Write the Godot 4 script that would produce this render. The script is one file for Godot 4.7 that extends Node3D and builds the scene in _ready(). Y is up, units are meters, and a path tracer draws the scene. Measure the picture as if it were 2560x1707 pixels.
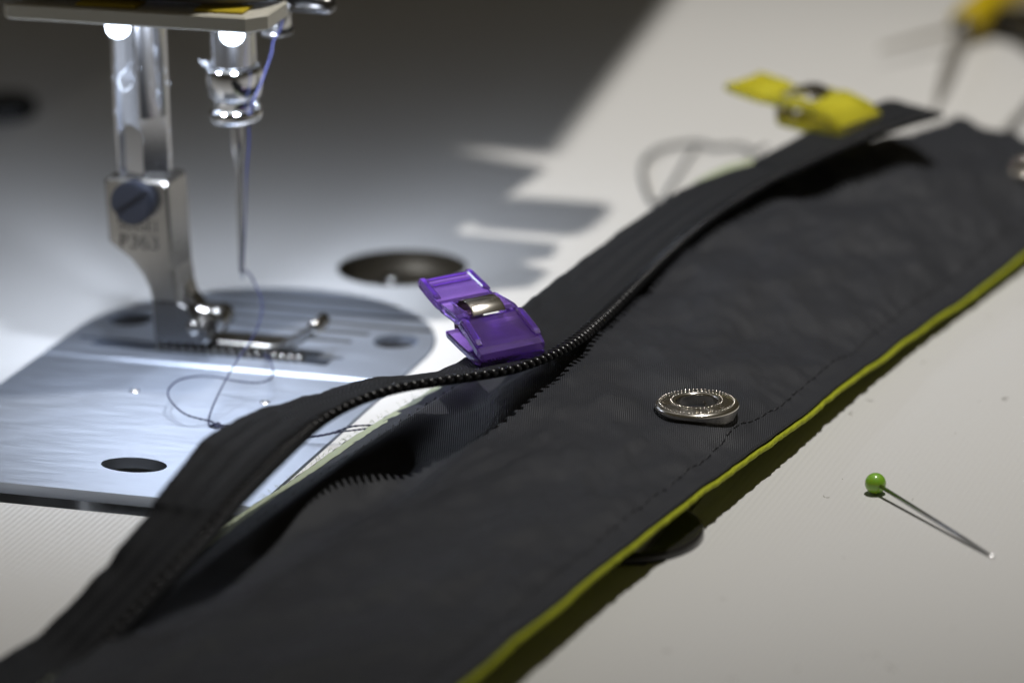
extends Node3D
# A zippered strip of dark fabric lying by the needle of a sewing machine. Shapes are written in millimetres and committed in metres.

const K := 0.001
var M := {}
var rng := RandomNumberGenerator.new()
var noise := FastNoiseLite.new()

# ---------------------------------------------------------------- helpers
func lin(r: float, g: float, b: float, a := 1.0) -> Color:
	var c := Color(r, g, b).linear_to_srgb()
	c.a = a
	return c

func mat(r: float, g: float, b: float, rough: float, metal := 0.0) -> StandardMaterial3D:
	var m := StandardMaterial3D.new()
	m.albedo_color = lin(r, g, b)
	m.roughness = rough
	m.metallic = metal
	return m

func numbered(called: String) -> String:
	if not has_node(called):
		return called
	var i := 1
	while has_node("%s_%03d" % [called, i]):
		i += 1
	return "%s_%03d" % [called, i]

func thing(called: String, label: String, category: String, at: Vector3, group := "") -> Node3D:
	var o := Node3D.new()
	o.name = numbered(called)
	add_child(o)
	o.position = at * K
	o.set_meta("label", label)
	o.set_meta("category", category)
	if group:
		o.set_meta("group", group)
	return o

func base_of(n: Node3D) -> Vector3:
	var p := Vector3.ZERO
	var q: Node = n
	while q is Node3D and q != self:
		p += (q as Node3D).position
		q = q.get_parent()
	return p / K

func scaled(m: Mesh, by: Vector3) -> ArrayMesh:
	var out := ArrayMesh.new()
	for i in m.get_surface_count():
		var a: Array = m.surface_get_arrays(i)
		var v: PackedVector3Array = a[Mesh.ARRAY_VERTEX]
		for j in v.size():
			v[j] = (v[j] - by) * K
		a[Mesh.ARRAY_VERTEX] = v
		a[Mesh.ARRAY_TANGENT] = null
		out.add_surface_from_arrays(Mesh.PRIMITIVE_TRIANGLES, a)
		out.surface_set_material(i, m.surface_get_material(i))
	return out

func put(called: String, mesh: Mesh, m: Material, parent: Node3D, at := Vector3.ZERO) -> MeshInstance3D:
	var o := MeshInstance3D.new()
	o.name = called
	o.mesh = mesh
	if m:
		o.material_override = m
	parent.add_child(o, true)
	o.position = at
	return o

func part(called: String, st: SurfaceTool, m: Material, parent: Node3D) -> MeshInstance3D:
	st.generate_normals()
	return put(called, scaled(st.commit(), base_of(parent)), m, parent)

func csg_part(called: String, root: CSGShape3D, m: Material, parent: Node3D) -> MeshInstance3D:
	add_child(root)
	await get_tree().process_frame
	await get_tree().process_frame
	var mesh := root.bake_static_mesh()
	var o := put(called, scaled(mesh, base_of(parent)), m, parent)
	remove_child(root)
	root.free()
	return o

func tool() -> SurfaceTool:
	var st := SurfaceTool.new()
	st.begin(Mesh.PRIMITIVE_TRIANGLES)
	st.set_smooth_group(1)
	return st

func tri(st: SurfaceTool, a: Vector3, b: Vector3, c: Vector3) -> void:
	for p in [a, b, c]:
		st.add_vertex(p)

func quad(st: SurfaceTool, a: Vector3, b: Vector3, c: Vector3, d: Vector3) -> void:
	tri(st, a, b, c)
	tri(st, a, c, d)

func grid(st: SurfaceTool, rows: Array, uvs: Array = [], flip := false, wrap := false) -> void:
	for i in rows.size() - 1:
		var n: int = rows[i].size()
		for j in (n if wrap else n - 1):
			var q := (j + 1) % n
			var ids := [[i, j], [i, q], [i + 1, q], [i, j], [i + 1, q], [i + 1, j]]
			if flip:
				ids = [[i, j], [i + 1, q], [i, q], [i, j], [i + 1, j], [i + 1, q]]
			for e in ids:
				if uvs.size():
					st.set_uv(uvs[e[0]][e[1]])
				st.add_vertex(rows[e[0]][e[1]])

func tube(st: SurfaceTool, pts: Array, radii: Variant, n := 8, cap := true) -> void:
	var rows := []
	var side := Vector3.ZERO
	for i in pts.size():
		var t: Vector3 = (pts[mini(i + 1, pts.size() - 1)] - pts[maxi(i - 1, 0)]).normalized()
		if side == Vector3.ZERO:
			side = t.cross(Vector3(0.123, 0.9, 0.3)).normalized()
		side = (side - t * side.dot(t)).normalized()
		var up := t.cross(side)
		var r: float = radii[i] if radii is Array else radii
		var row := []
		for j in n:
			var a := TAU * j / n
			row.append(pts[i] + (side * cos(a) + up * sin(a)) * r)
		rows.append(row)
	grid(st, rows, [], false, true)
	if cap:
		for e in [0, pts.size() - 1]:
			for j in n:
				if e == 0:
					tri(st, pts[0], rows[0][(j + 1) % n], rows[0][j])
				else:
					tri(st, pts[e], rows[e][j], rows[e][(j + 1) % n])

func lathe(st: SurfaceTool, at: Vector3, profile: Array, n := 40, b := Basis(), sharp := false) -> void:
	# profile: Vector2(radius, along the axis)
	for i in profile.size() - 1:
		if sharp:
			st.set_smooth_group(i + 2)
		var rows := []
		for e in 2:
			var p: Vector2 = profile[i + e]
			var row := []
			for j in n:
				var a := TAU * j / n
				row.append(at + b * Vector3(cos(a) * p.x, p.y, sin(a) * p.x))
			rows.append(row)
		grid(st, rows, [], true, true)
	st.set_smooth_group(1)

func ball(st: SurfaceTool, at: Vector3, r: float, n := 16) -> void:
	var prof := []
	for i in n / 2 + 1:
		var a := PI * i / (n / 2) - PI / 2
		prof.append(Vector2(maxf(r * cos(a), 0.0001), r * sin(a)))
	lathe(st, at, prof, n)

func inset(poly: Array, d: float) -> Array:
	var out := []
	var n := poly.size()
	for i in n:
		var p: Vector2 = poly[i]
		var a: Vector2 = (p - poly[(i + n - 1) % n]).normalized()
		var b: Vector2 = (poly[(i + 1) % n] - p).normalized()
		var na := Vector2(-a.y, a.x)
		var nb := Vector2(-b.y, b.x)
		var m := (na + nb).normalized()
		out.append(p + m * d / maxf(m.dot(na), 0.35))
	return out

func prism(st: SurfaceTool, poly_in: Array, w0: float, w1: float, bevel: float, b := Basis(), at := Vector3.ZERO) -> void:
	# polygon in the basis' x and y, from w0 to w1 along its z, edges chamfered
	var poly := poly_in.duplicate()
	var area := 0.0
	for i in poly.size():
		area += poly[i].cross(poly[(i + 1) % poly.size()])
	if area < 0:
		poly.reverse()
	var small := inset(poly, bevel)
	var at_w := func(p: Vector2, w: float) -> Vector3: return at + b * Vector3(p.x, p.y, w)
	st.set_smooth_group(-1)
	var rings := [[small, w0], [poly, w0 + bevel], [poly, w1 - bevel], [small, w1]]
	for r in 3:
		for i in poly.size():
			var q := (i + 1) % poly.size()
			quad(st, at_w.call(rings[r][0][i], rings[r][1]), at_w.call(rings[r + 1][0][i], rings[r + 1][1]), at_w.call(rings[r + 1][0][q], rings[r + 1][1]), at_w.call(rings[r][0][q], rings[r][1]))
	var ids := Geometry2D.triangulate_polygon(PackedVector2Array(small))
	for i in range(0, ids.size(), 3):
		var t := [small[ids[i]], small[ids[i + 1]], small[ids[i + 2]]]
		if (t[1] - t[0]).cross(t[2] - t[0]) < 0:
			t = [t[0], t[2], t[1]]
		tri(st, at_w.call(t[0], w1), at_w.call(t[2], w1), at_w.call(t[1], w1))
		tri(st, at_w.call(t[0], w0), at_w.call(t[1], w0), at_w.call(t[2], w0))
	st.set_smooth_group(1)

func smooth_path(pts: Array, steps := 6) -> Array:
	var out := []
	var n := pts.size()
	for i in n - 1:
		var p0: Vector3 = pts[maxi(i - 1, 0)]
		var p3: Vector3 = pts[mini(i + 2, n - 1)]
		for s in steps:
			out.append((pts[i] as Vector3).cubic_interpolate(pts[i + 1], p0, p3, float(s) / steps))
	out.append(pts[n - 1])
	return out

func along(xs: Array, ys: Array, x: float) -> float:
	# piecewise cubic through (xs, ys), xs rising
	var n := xs.size()
	if x <= xs[0]:
		return ys[0]
	if x >= xs[n - 1]:
		return ys[n - 1]
	var i := 0
	while xs[i + 1] < x:
		i += 1
	var t: float = (x - xs[i]) / (xs[i + 1] - xs[i])
	return cubic_interpolate_in_time(ys[i], ys[i + 1], ys[maxi(i - 1, 0)], ys[mini(i + 2, n - 1)], t, xs[i + 1] - xs[i], xs[maxi(i - 1, 0)] - xs[i], xs[mini(i + 2, n - 1)] - xs[i])

func cyl(r: float, h: float, at: Vector3, turn := Vector3.ZERO, op := CSGShape3D.OPERATION_SUBTRACTION, sides := 48) -> CSGCylinder3D:
	var c := CSGCylinder3D.new()
	c.radius = r
	c.height = h
	c.sides = sides
	c.position = at
	c.rotation_degrees = turn
	c.operation = op
	return c

func cube(size: Vector3, at: Vector3, turn := Vector3.ZERO, op := CSGShape3D.OPERATION_SUBTRACTION) -> CSGBox3D:
	var c := CSGBox3D.new()
	c.size = size
	c.position = at
	c.rotation_degrees = turn
	c.operation = op
	return c

# ---------------------------------------------------------------- materials
func picture(w: int, h: int, f: Callable) -> ImageTexture:
	var im := Image.create(w, h, false, Image.FORMAT_RGB8)
	for y in h:
		for x in w:
			im.set_pixel(x, y, f.call(x, y))
	return ImageTexture.create_from_image(im)

func grey(v: float) -> Color:
	return Color(v, v, v)

func noise_texture(freq: float, seed_: int, size := 512, octaves := 4, ramp: Gradient = null) -> NoiseTexture2D:
	var n := FastNoiseLite.new()
	n.seed = seed_
	n.frequency = freq
	n.fractal_octaves = octaves
	var t := NoiseTexture2D.new()
	t.width = size
	t.height = size
	t.seamless = true
	t.noise = n
	if ramp:
		t.color_ramp = ramp
	return t

func ramp2(a: Color, b: Color, at0 := 0.0, at1 := 1.0) -> Gradient:
	var g := Gradient.new()
	g.set_color(0, a)
	g.set_color(1, b)
	g.set_offset(0, at0)
	g.set_offset(1, at1)
	return g

func materials() -> void:
	# woven twill of the strip: fine wales with a weft that shows between them
	var twill := picture(64, 64, func(x, y):
		var warp := 0.5 + 0.5 * sin(TAU * x / 8.0)
		var weft := 0.5 + 0.5 * sin(TAU * (y + x * 0.5) / 8.0)
		return grey(0.12 + 0.68 * warp + 0.2 * weft))
	var m := mat(0.0365, 0.0395, 0.0500, 0.56)
	m.heightmap_enabled = true
	m.heightmap_texture = twill
	m.heightmap_scale = 0.011
	m.rim_enabled = true
	m.rim = 0.02
	m.rim_tint = 0.4
	m.detail_enabled = true
	m.detail_blend_mode = BaseMaterial3D.BLEND_MODE_MUL
	m.detail_albedo = picture(64, 64, func(x, y):
		var warp := 0.5 + 0.5 * sin(TAU * x / 8.0)
		var cell := 0.5 + 0.5 * sin(TAU * (y + x * 0.5) / 8.0)
		return grey(0.62 + 0.26 * warp + 0.08 * cell + 0.04 * rng.randf()))
	m.metallic_specular = 0.46
	M.cloth = m
	m = mat(0.0125, 0.0155, 0.024, 0.7)
	m.heightmap_enabled = true
	m.heightmap_texture = twill
	m.heightmap_scale = 0.01
	m.rim_enabled = true
	m.rim = 0.2
	M.navy = m
	m = mat(0.36, 0.395, 0.006, 0.75)
	m.heightmap_enabled = true
	m.heightmap_texture = twill
	m.heightmap_scale = 0.006
	M.lime = m
	m = mat(0.36, 0.40, 0.27, 0.85)
	M.raw_lime = m
	# herringbone tape
	var bone := picture(64, 64, func(x, y):
		var u: int = x % 32
		var v: int = y + (u if u < 16 else 32 - u)
		return grey(0.5 + 0.5 * sin(TAU * v / 8.0)))
	m = mat(0.0085, 0.0095, 0.0125, 0.7)
	m.metallic_specular = 0.38
	m.heightmap_enabled = true
	m.heightmap_texture = bone
	m.heightmap_scale = 0.012
	m.rim_enabled = true
	m.rim = 0.12
	M.tape = m
	M.tooth = mat(0.016, 0.016, 0.018, 0.26)
	M.stitch = mat(0.02, 0.021, 0.026, 0.6)
	M.navy_thread = mat(0.006, 0.0095, 0.062, 0.6)
	M.lint = mat(0.25, 0.23, 0.2, 0.9)
	M.white_lint = mat(0.4, 0.42, 0.45, 0.9)
	M.dark_thread = mat(0.05, 0.055, 0.06, 0.7)
	# metals
	m = mat(0.57, 0.62, 0.71, 0.52, 1.0)
	m.roughness_texture = noise_texture(0.02, 3, 512, 4, ramp2(Color(0.78, 0.78, 0.78), Color(1, 1, 1)))
	m.roughness_texture_channel = BaseMaterial3D.TEXTURE_CHANNEL_RED
	m.uv1_triplanar = true
	m.uv1_world_triplanar = true
	m.uv1_scale = Vector3(6, 60, 110)
	m.heightmap_enabled = true
	m.heightmap_texture = noise_texture(0.06, 9, 512, 3)
	m.heightmap_scale = 0.0006
	M.plate = m
	M.chrome = mat(0.72, 0.73, 0.75, 0.07, 1.0)
	M.bar = mat(0.6, 0.61, 0.64, 0.16, 1.0)
	m = mat(0.36, 0.345, 0.32, 0.24, 1.0)
	m.heightmap_enabled = true
	m.heightmap_texture = noise_texture(0.05, 5, 256, 4)
	m.heightmap_scale = 0.002
	m.uv1_triplanar = true
	m.uv1_world_triplanar = true
	m.uv1_scale = Vector3(90, 90, 90)
	M.steel = m
	M.flat_steel = mat(0.6, 0.61, 0.63, 0.45, 1.0)
	M.oxide = mat(0.06, 0.065, 0.085, 0.3, 0.85)
	M.dark_steel = mat(0.2, 0.195, 0.19, 0.28, 1.0)
	M.nickel = mat(0.78, 0.74, 0.67, 0.2, 1.0)
	M.needle = mat(0.55, 0.55, 0.56, 0.2, 1.0)
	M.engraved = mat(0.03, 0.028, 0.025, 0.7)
	M.well = mat(0.07, 0.058, 0.04, 0.45, 0.6)
	M.black = mat(0.01, 0.01, 0.01, 0.6)
	# paint and plastics
	m = mat(0.66, 0.65, 0.63, 0.42)
	m.heightmap_enabled = true
	m.heightmap_texture = noise_texture(0.03, 11, 256, 3)
	m.heightmap_scale = 0.003
	m.uv1_triplanar = true
	m.uv1_world_triplanar = true
	m.uv1_scale = Vector3(30, 30, 30)
	M.bed = m
	m = mat(0.3, 0.3, 0.31, 0.5)
	m.heightmap_enabled = true
	m.heightmap_texture = noise_texture(0.08, 12, 256, 3)
	m.heightmap_scale = 0.02
	m.uv1_triplanar = true
	m.uv1_world_triplanar = true
	m.uv1_scale = Vector3(60, 60, 60)
	M.casting = m
	# ribbed laminate: ribs run along z, one per millimetre, with a fine cross grain
	m = mat(0.6, 0.596, 0.588, 0.5)
	m.heightmap_enabled = true
	m.heightmap_texture = picture(256, 64, func(x, y):
		var rib := 0.5 + 0.5 * sin(TAU * x / 16.0)
		var grain := 0.5 + 0.5 * sin(TAU * y / 8.0 + 2.0 * sin(TAU * x / 128.0))
		return grey(clampf(0.85 * rib + 0.12 * grain, 0, 1)))
	m.heightmap_scale = 0.0055
	m.uv1_triplanar = true
	m.uv1_world_triplanar = true
	m.uv1_scale = Vector3(62.5, 62.5, 62.5)
	M.table = m
	m = mat(0.55, 0.53, 0.46, 0.35)
	M.board = m
	M.glue = mat(0.5, 0.38, 0.02, 0.4)
	m = mat(0.95, 0.97, 1.0, 0.1)
	m.emission_enabled = true
	m.emission = Color(0.86, 0.92, 1.0)
	m.emission_energy_multiplier = 8.0
	M.diode = m
	m = StandardMaterial3D.new()
	m.albedo_color = lin(0.5, 0.26, 0.98, 0.07)
	m.roughness = 0.16
	m.transparency = BaseMaterial3D.TRANSPARENCY_ALPHA
	m.refraction_enabled = true
	m.refraction_scale = 0.05
	M.purple = m
	m = m.duplicate()
	m.albedo_color = lin(0.93, 0.86, 0.07, 0.34)
	M.yellow = m
	M.pin_green = mat(0.18, 0.42, 0.015, 0.12)
	M.pin_green.clearcoat_enabled = true
	M.pin_green.subsurf_scatter_enabled = true
	M.pin_green.subsurf_scatter_strength = 0.1
	m = mat(0.02, 0.019, 0.018, 0.12)
	M.puck = m
	M.handle_yellow = mat(0.5, 0.36, 0.005, 0.4)
	M.handle_black = mat(0.012, 0.011, 0.011, 0.45)
	M.blade = mat(0.6, 0.57, 0.52, 0.5, 1.0)

# ---------------------------------------------------------------- the scene
func _ready() -> void:
	rng.seed = 7
	noise.seed = 4
	noise.frequency = 1.0
	# camera: a long lens, about 0.7 m away, looking down at 18 degrees
	var cam := Camera3D.new()
	cam.name = "camera"
	add_child(cam)
	cam.transform = Transform3D(Basis(Vector3(0.94795159, -0.01993989, -0.31778954), Vector3(-0.079185, 0.95192058, -0.29593404), Vector3(0.30841129, 0.3056953, 0.90079568)), Vector3(0.26274053, 0.22050196, 0.63450731))
	var lens := CameraAttributesPhysical.new()
	lens.frustum_focal_length = 157.0
	lens.frustum_near = 0.05
	lens.frustum_far = 20.0
	lens.exposure_aperture = 11.2
	lens.frustum_focus_distance = 0.663
	cam.attributes = lens
	cam.near = 0.05
	cam.far = 20.0
	cam.current = true
	var env := Environment.new()
	env.background_mode = Environment.BG_COLOR
	env.background_color = lin(0.036, 0.0305, 0.0195)
	env.tonemap_mode = Environment.TONE_MAPPER_LINEAR
	env.tonemap_exposure = 1.0
	env.sdfgi_enabled = true
	env.ssao_enabled = true
	env.ssil_enabled = true
	var we := WorldEnvironment.new()
	we.name = "surroundings"
	we.environment = env
	add_child(we)
	# the room's lamp: a warm spot over the table, out of the frame
	var room := SpotLight3D.new()
	room.name = "room_lamp"
	room.light_color = Color(1.0, 0.987, 0.965)
	room.light_energy = 0.58
	room.light_size = 0.012
	room.spot_angle = 23.0
	room.spot_angle_attenuation = 1.0
	room.spot_range = 6.0
	room.spot_attenuation = 2.0
	room.shadow_enabled = true
	add_child(room)
	room.look_at_from_position(Vector3(0.15, 0.8, -0.06), Vector3(0.045, 0.0, -0.09), Vector3.FORWARD)

	materials()
	await build_table()
	await build_machine()
	build_lamp()
	build_strip()
	build_zipper()
	build_thread()
	build_clip("sewing_clip", "purple translucent sewing clip with metal spring holding the zipper tape", M.purple, Vector3(59.6, 16.9, 41.0), Vector3(-0.68, 0.10, -0.72), Vector3(0.62, 0.06, -0.78), 25.0, 10.4)
	build_clip("sewing_clip", "yellow translucent sewing clip on the far end of the zipper", M.yellow, Vector3(83.0, 23.0, -75.5), Vector3(-0.90, 0.02, -0.42), Vector3(0.42, 0.03, -0.90), 27.0, 10.4)
	build_pin()
	build_puck()
	build_snips()
	build_tangle()

func build_table() -> void:
	var t := thing("sewing_table", "white ribbed laminate table top around the machine bed", "table", Vector3(60, -2, 0))
	var root := CSGCombiner3D.new()
	root.add_child(cube(Vector3(1500, 28, 1500), Vector3(0, -16, -300), Vector3.ZERO, CSGShape3D.OPERATION_UNION))
	root.add_child(cube(Vector3(185.4, 60, 492), Vector3(-3.5, -16, -174), Vector3.ZERO))
	await csg_part("top", root, M.table, t)
	# stray fibres and specks on the table
	var st := tool()
	for k in 38:
		var p := Vector3(rng.randf_range(98, 160), -1.96, rng.randf_range(-90, 120))
		var d := Vector3(rng.randf_range(-1, 1), 0, rng.randf_range(-1, 1)) * rng.randf_range(0.25, 1.6)
		var c := Vector3(-d.z, 0.15, d.x) * rng.randf_range(-0.6, 0.6)
		tube(st, smooth_path([p, p + d * 0.5 + c, p + d], 3), rng.randf_range(0.03, 0.07), 4)
	part("lint", st, M.lint, t).set_meta("kind", "stuff")

func plate_outline(grow: float, z_to: float) -> Array:
	var poly := []
	for i in 49:
		var a := PI * i / 48.0
		poly.append(Vector2(-1.0 + (30.2 + grow) * cos(a), -3.6 - (30.2 + grow) * sin(a)))
	poly.append(Vector2(-31.2 - grow, z_to))
	poly.append(Vector2(29.2 + grow, z_to))
	return poly

func slab(poly: Array, y0: float, y1: float, op := CSGShape3D.OPERATION_UNION) -> CSGPolygon3D:
	# CSGPolygon3D runs from 0 to -depth along its local z; turned so that local y is world -z... x stays x
	var c := CSGPolygon3D.new()
	var p := PackedVector2Array()
	for v in poly:
		p.append(Vector2(v.x, -v.y))
	if Geometry2D.is_polygon_clockwise(p):
		p.reverse()
	c.polygon = p
	c.mode = CSGPolygon3D.MODE_DEPTH
	c.depth = y1 - y0
	c.rotation_degrees = Vector3(-90, 0, 0)
	c.position = Vector3(0, y1, 0)
	c.operation = op
	return c

func build_machine() -> void:
	var t := thing("sewing_machine", "pale industrial sewing machine with steel needle plate and raised needle", "sewing machine", Vector3(0, 0, 0))
	# bed, hollow under the plates, with a round well
	var root := CSGCombiner3D.new()
	root.add_child(cube(Vector3(183, 42, 490.4), Vector3(-3.5, -21.25, -174.8), Vector3.ZERO, CSGShape3D.OPERATION_UNION))
	root.add_child(slab(plate_outline(0.35, 75.0), -34.0, 5.0, CSGShape3D.OPERATION_SUBTRACTION))
	var well := cyl(11.2, 24, Vector3(8.6, -10.5, -50.6))
	root.add_child(well)
	var bed: Node3D = await csg_part("bed", root, M.bed, t)
	var st := tool()
	lathe(st, Vector3(8.6, -4.5, -50.6), [Vector2(11.1, 4.0), Vector2(11.1, 0.3), Vector2(10.6, 0), Vector2(0.01, 0)], 48)
	var cup := part("bed_well", st, M.well, t)
	st = tool()
	lathe(st, Vector3(5.5, -8.4, -54.5), [Vector2(0.01, 5.2), Vector2(1.8, 5.2), Vector2(2.2, 4.7), Vector2(2.2, 0.1)], 24)
	part("well_screw", st, M.steel, cup)
	st = tool()
	lathe(st, Vector3(12.5, -7.2, -53), [Vector2(0.01, 3.2), Vector2(3.0, 3.0), Vector2(3.4, 2.4), Vector2(3.4, 0.1)], 24)
	part("well_bracket", st, M.dark_steel, cup)
	st = tool()
	lathe(st, Vector3(-104, -2, -133), [Vector2(6.5, 0), Vector2(6.5, 2.5), Vector2(5.5, 3.4), Vector2(0.01, 3.6)], 32)
	part("bed_hinge", st, M.black, t)

	# needle plate
	root = CSGCombiner3D.new()
	root.add_child(slab(plate_outline(0.0, 10.4), -2.2, 0.0))
	for z in [-27.9, -22.5, -17.2]:
		root.add_child(cube(Vector3(90, 2.4, 1.7), Vector3(0, 0, z)))
	root.add_child(cube(Vector3(29, 2.4, 1.7), Vector3(2, 0, -12.9)))
	root.add_child(cube(Vector3(28, 2.4, 1.6), Vector3(1.2, 0, -8.3)))
	root.add_child(cube(Vector3(70, 4, 8), Vector3(0, 1.24, 11.1), Vector3(28, 0, 0)))
	root.add_child(cube(Vector3(41, 9, 2.7), Vector3(-5, 0, 2.9)))
	root.add_child(cube(Vector3(26, 9, 1.2), Vector3(-16, 0, 0.6)))
	root.add_child(cube(Vector3(7, 9, 0.7), Vector3(13.5, 0, 0.4)))
	root.add_child(cyl(0.9, 9, Vector3(0, 0, 0), Vector3.ZERO, CSGShape3D.OPERATION_SUBTRACTION, 20))
	for x in [-24.6, 22.0]:
		root.add_child(cyl(3.7, 3.2, Vector3(x, 0.4, -10.4)))
	var np: Node3D = await csg_part("needle_plate", root, M.plate, t)
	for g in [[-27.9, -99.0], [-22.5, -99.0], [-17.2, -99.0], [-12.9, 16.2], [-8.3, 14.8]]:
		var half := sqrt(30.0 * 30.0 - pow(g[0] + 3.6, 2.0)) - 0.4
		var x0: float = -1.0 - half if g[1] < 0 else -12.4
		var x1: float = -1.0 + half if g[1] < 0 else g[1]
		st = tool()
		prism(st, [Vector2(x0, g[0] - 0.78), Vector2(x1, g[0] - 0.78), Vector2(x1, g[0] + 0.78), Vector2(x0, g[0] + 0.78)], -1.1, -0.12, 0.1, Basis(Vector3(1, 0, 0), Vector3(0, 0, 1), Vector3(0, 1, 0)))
		part("groove_shade", st, M.engraved, np)  # dark strip laid in the cut groove, its colour stands in for shade
	for x in [-24.6, 22.0]:
		var r2 := CSGCombiner3D.new()
		r2.add_child(cyl(3.35, 1.2, Vector3(x, -1.5, -10.4), Vector3.ZERO, CSGShape3D.OPERATION_UNION))
		r2.add_child(cube(Vector3(9, 1.0, 0.9), Vector3(x, -0.9, -10.4), Vector3(0, 35, 0)))
		await csg_part("plate_screw", r2, M.dark_steel, np)
	# feed dog
	st = tool()
	prism(st, [Vector2(-14.6, -4), Vector2(11.2, -4), Vector2(11.2, -0.2), Vector2(-14.6, -0.2)], 2.2, 4.0, 0.15)
	var dog := part("feed_dog", st, M.dark_steel, t)
	var tooth_mesh: Mesh
	for i in 18:
		var x := -13.6 + 1.43 * i
		if tooth_mesh == null:
			st = tool()
			prism(st, [Vector2(-0.62, -0.3), Vector2(0.62, -0.3), Vector2(0.5, 0.45), Vector2(0.15, 1.05), Vector2(-0.2, 1.05)], -0.85, 0.85, 0.16)
			st.generate_normals()
			tooth_mesh = scaled(st.commit(), Vector3.ZERO)
		put("feed_tooth", tooth_mesh, M.steel, dog, Vector3(x, 0, 3.1) * K)
	# slide plate with its finger hole
	root = CSGCombiner3D.new()
	root.add_child(slab([Vector2(-31.2, 10.7), Vector2(29.2, 10.7), Vector2(29.2, 69.0), Vector2(-31.2, 69.0)], -1.7, 0.0))
	var hole := cyl(5.2, 9, Vector3(4.7, 0, 56.6))
	hole.scale = Vector3(1, 1, 0.62)
	root.add_child(hole)
	for x in [-9.2, 12.9]:
		root.add_child(cyl(0.95, 0.8, Vector3(x, 0, 23.9), Vector3.ZERO, CSGShape3D.OPERATION_SUBTRACTION, 24))
	var sp: Node3D = await csg_part("slide_plate", root, M.plate, t)
	for x in [-9.2, 12.9]:
		st = tool()
		lathe(st, Vector3(x, -0.4, 23.9), [Vector2(0.8, 0), Vector2(0.7, 0.25), Vector2(0.3, 0.42), Vector2(0.01, 0.45)], 16)
		part("rivet", st, M.nickel, sp)
	# casting of the head and arm, above the frame's top edge
	st = tool()
	var plan_poly := [Vector2(-60, -112), Vector2(-60, 10), Vector2(-55, 16)]
	for i in 9:
		var a := PI / 2 - PI / 2 * i / 8.0
		plan_poly.append(Vector2(2.5 + 9.5 * cos(a), 6.5 + 9.5 * sin(a)))
	plan_poly.append_array([Vector2(12.5, -14), Vector2(19.0, -30), Vector2(24.0, -112)])
	var up := Basis(Vector3(1, 0, 0), Vector3(0, 0, 1), Vector3(0, 1, 0))
	prism(st, plan_poly, 60.6, 185, 1.6, up)
	var head := part("head", st, M.casting, t)
	st = tool()
	prism(st, [Vector2(-130, -430), Vector2(-80, -112.5), Vector2(38.5, -112.5), Vector2(23.0, -250), Vector2(3.5, -430)], 150, 300, 5.0, up)
	part("arm", st, M.casting, t)
	# the machine's own bulb, in a small cup under the head behind the needle
	st = tool()
	lathe(st, Vector3(-8, 0, -27), [Vector2(8, 60.6), Vector2(8, 58.5), Vector2(7.2, 58.5), Vector2(6.8, 60.2)], 32)
	part("lamp_cup", st, M.casting, head)
	st = tool()
	lathe(st, Vector3(-8, 0, -27), [Vector2(0.01, 58.0), Vector2(2.0, 58.3), Vector2(3.6, 59.2), Vector2(4.0, 60.5)], 28)
	part("lamp_bulb", st, M.diode, head)
	bulb_light(t, Vector3(-8, 57.6, -27), 0.007, 0.0038, 38.0)
	st = tool()
	lathe(st, Vector3(22, 96, -83), [Vector2(0.01, 24), Vector2(8, 24), Vector2(9.5, 22.5), Vector2(9.5, 8), Vector2(6, 6), Vector2(6, -2)], 32, Basis(Vector3(0, 0, 1), -PI / 2))
	part("tension_dial", st, M.steel, t)
	st = tool()
	prism(st, [Vector2(18, -72), Vector2(40, -70), Vector2(41.5, -62), Vector2(37.5, -58.5), Vector2(43.5, -55), Vector2(43, -46), Vector2(37.5, -43), Vector2(41, -38), Vector2(38, -28), Vector2(30, -24), Vector2(18, -24)], 64, 78, 1.0, up)
	part("tension_guide", st, M.steel, t)

	# presser bar, milled flat at the front and the right
	root = CSGCombiner3D.new()
	root.add_child(cyl(4.5, 60, Vector3(-16.2, 50, 0), Vector3.ZERO, CSGShape3D.OPERATION_UNION, 64))
	root.add_child(cube(Vector3(4.3, 26, 4), Vector3(-17.0, 22.5, 5.25), Vector3(0, -12, 0)))
	root.add_child(cyl(2.15, 4, Vector3(-17.0, 35.5, 5.25), Vector3(90, -12, 0)))
	root.add_child(cube(Vector3(4, 40, 9), Vector3(-11.0, 18.5, 2.8), Vector3(0, -38, 0)))
	await csg_part("presser_bar", root, M.bar, t)

	var st2 := tool()
	for k in 30:
		var ang := rng.randf_range(-0.4, 2.6)
		var y := rng.randf_range(30.0, 47.0)
		var p := Vector3(-16.2 + 4.55 * cos(ang), y, 4.55 * sin(ang))
		var d := Vector3(rng.randf_range(-0.3, 0.5), rng.randf_range(-0.5, 0.5), rng.randf_range(0, 0.3)) * rng.randf_range(0.4, 1.2)
		tube(st2, [p, p + d * 0.5 + Vector3(0.08, 0.05, 0.08), p + d], rng.randf_range(0.018, 0.035), 4)
	tube(st2, smooth_path([Vector3(-16.6, 46.6, 4.6), Vector3(-17.9, 45.3, 4.5), Vector3(-17.8, 43.8, 4.6), Vector3(-16.8, 43.2, 4.8), Vector3(-15.6, 44.2, 4.9)], 5), 0.045, 6)
	for k in 14:
		var p := Vector3(rng.randf_range(-4.6, -3.4), rng.randf_range(46.6, 48.2), rng.randf_range(0.5, 2))
		tube(st2, [p, p + Vector3(rng.randf_range(-0.9, 0.2), rng.randf_range(-0.2, 0.8), 0.2)], 0.045, 4)
	part("lint", st2, M.white_lint, t).set_meta("kind", "stuff")

	# presser foot
	st = tool()
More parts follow.
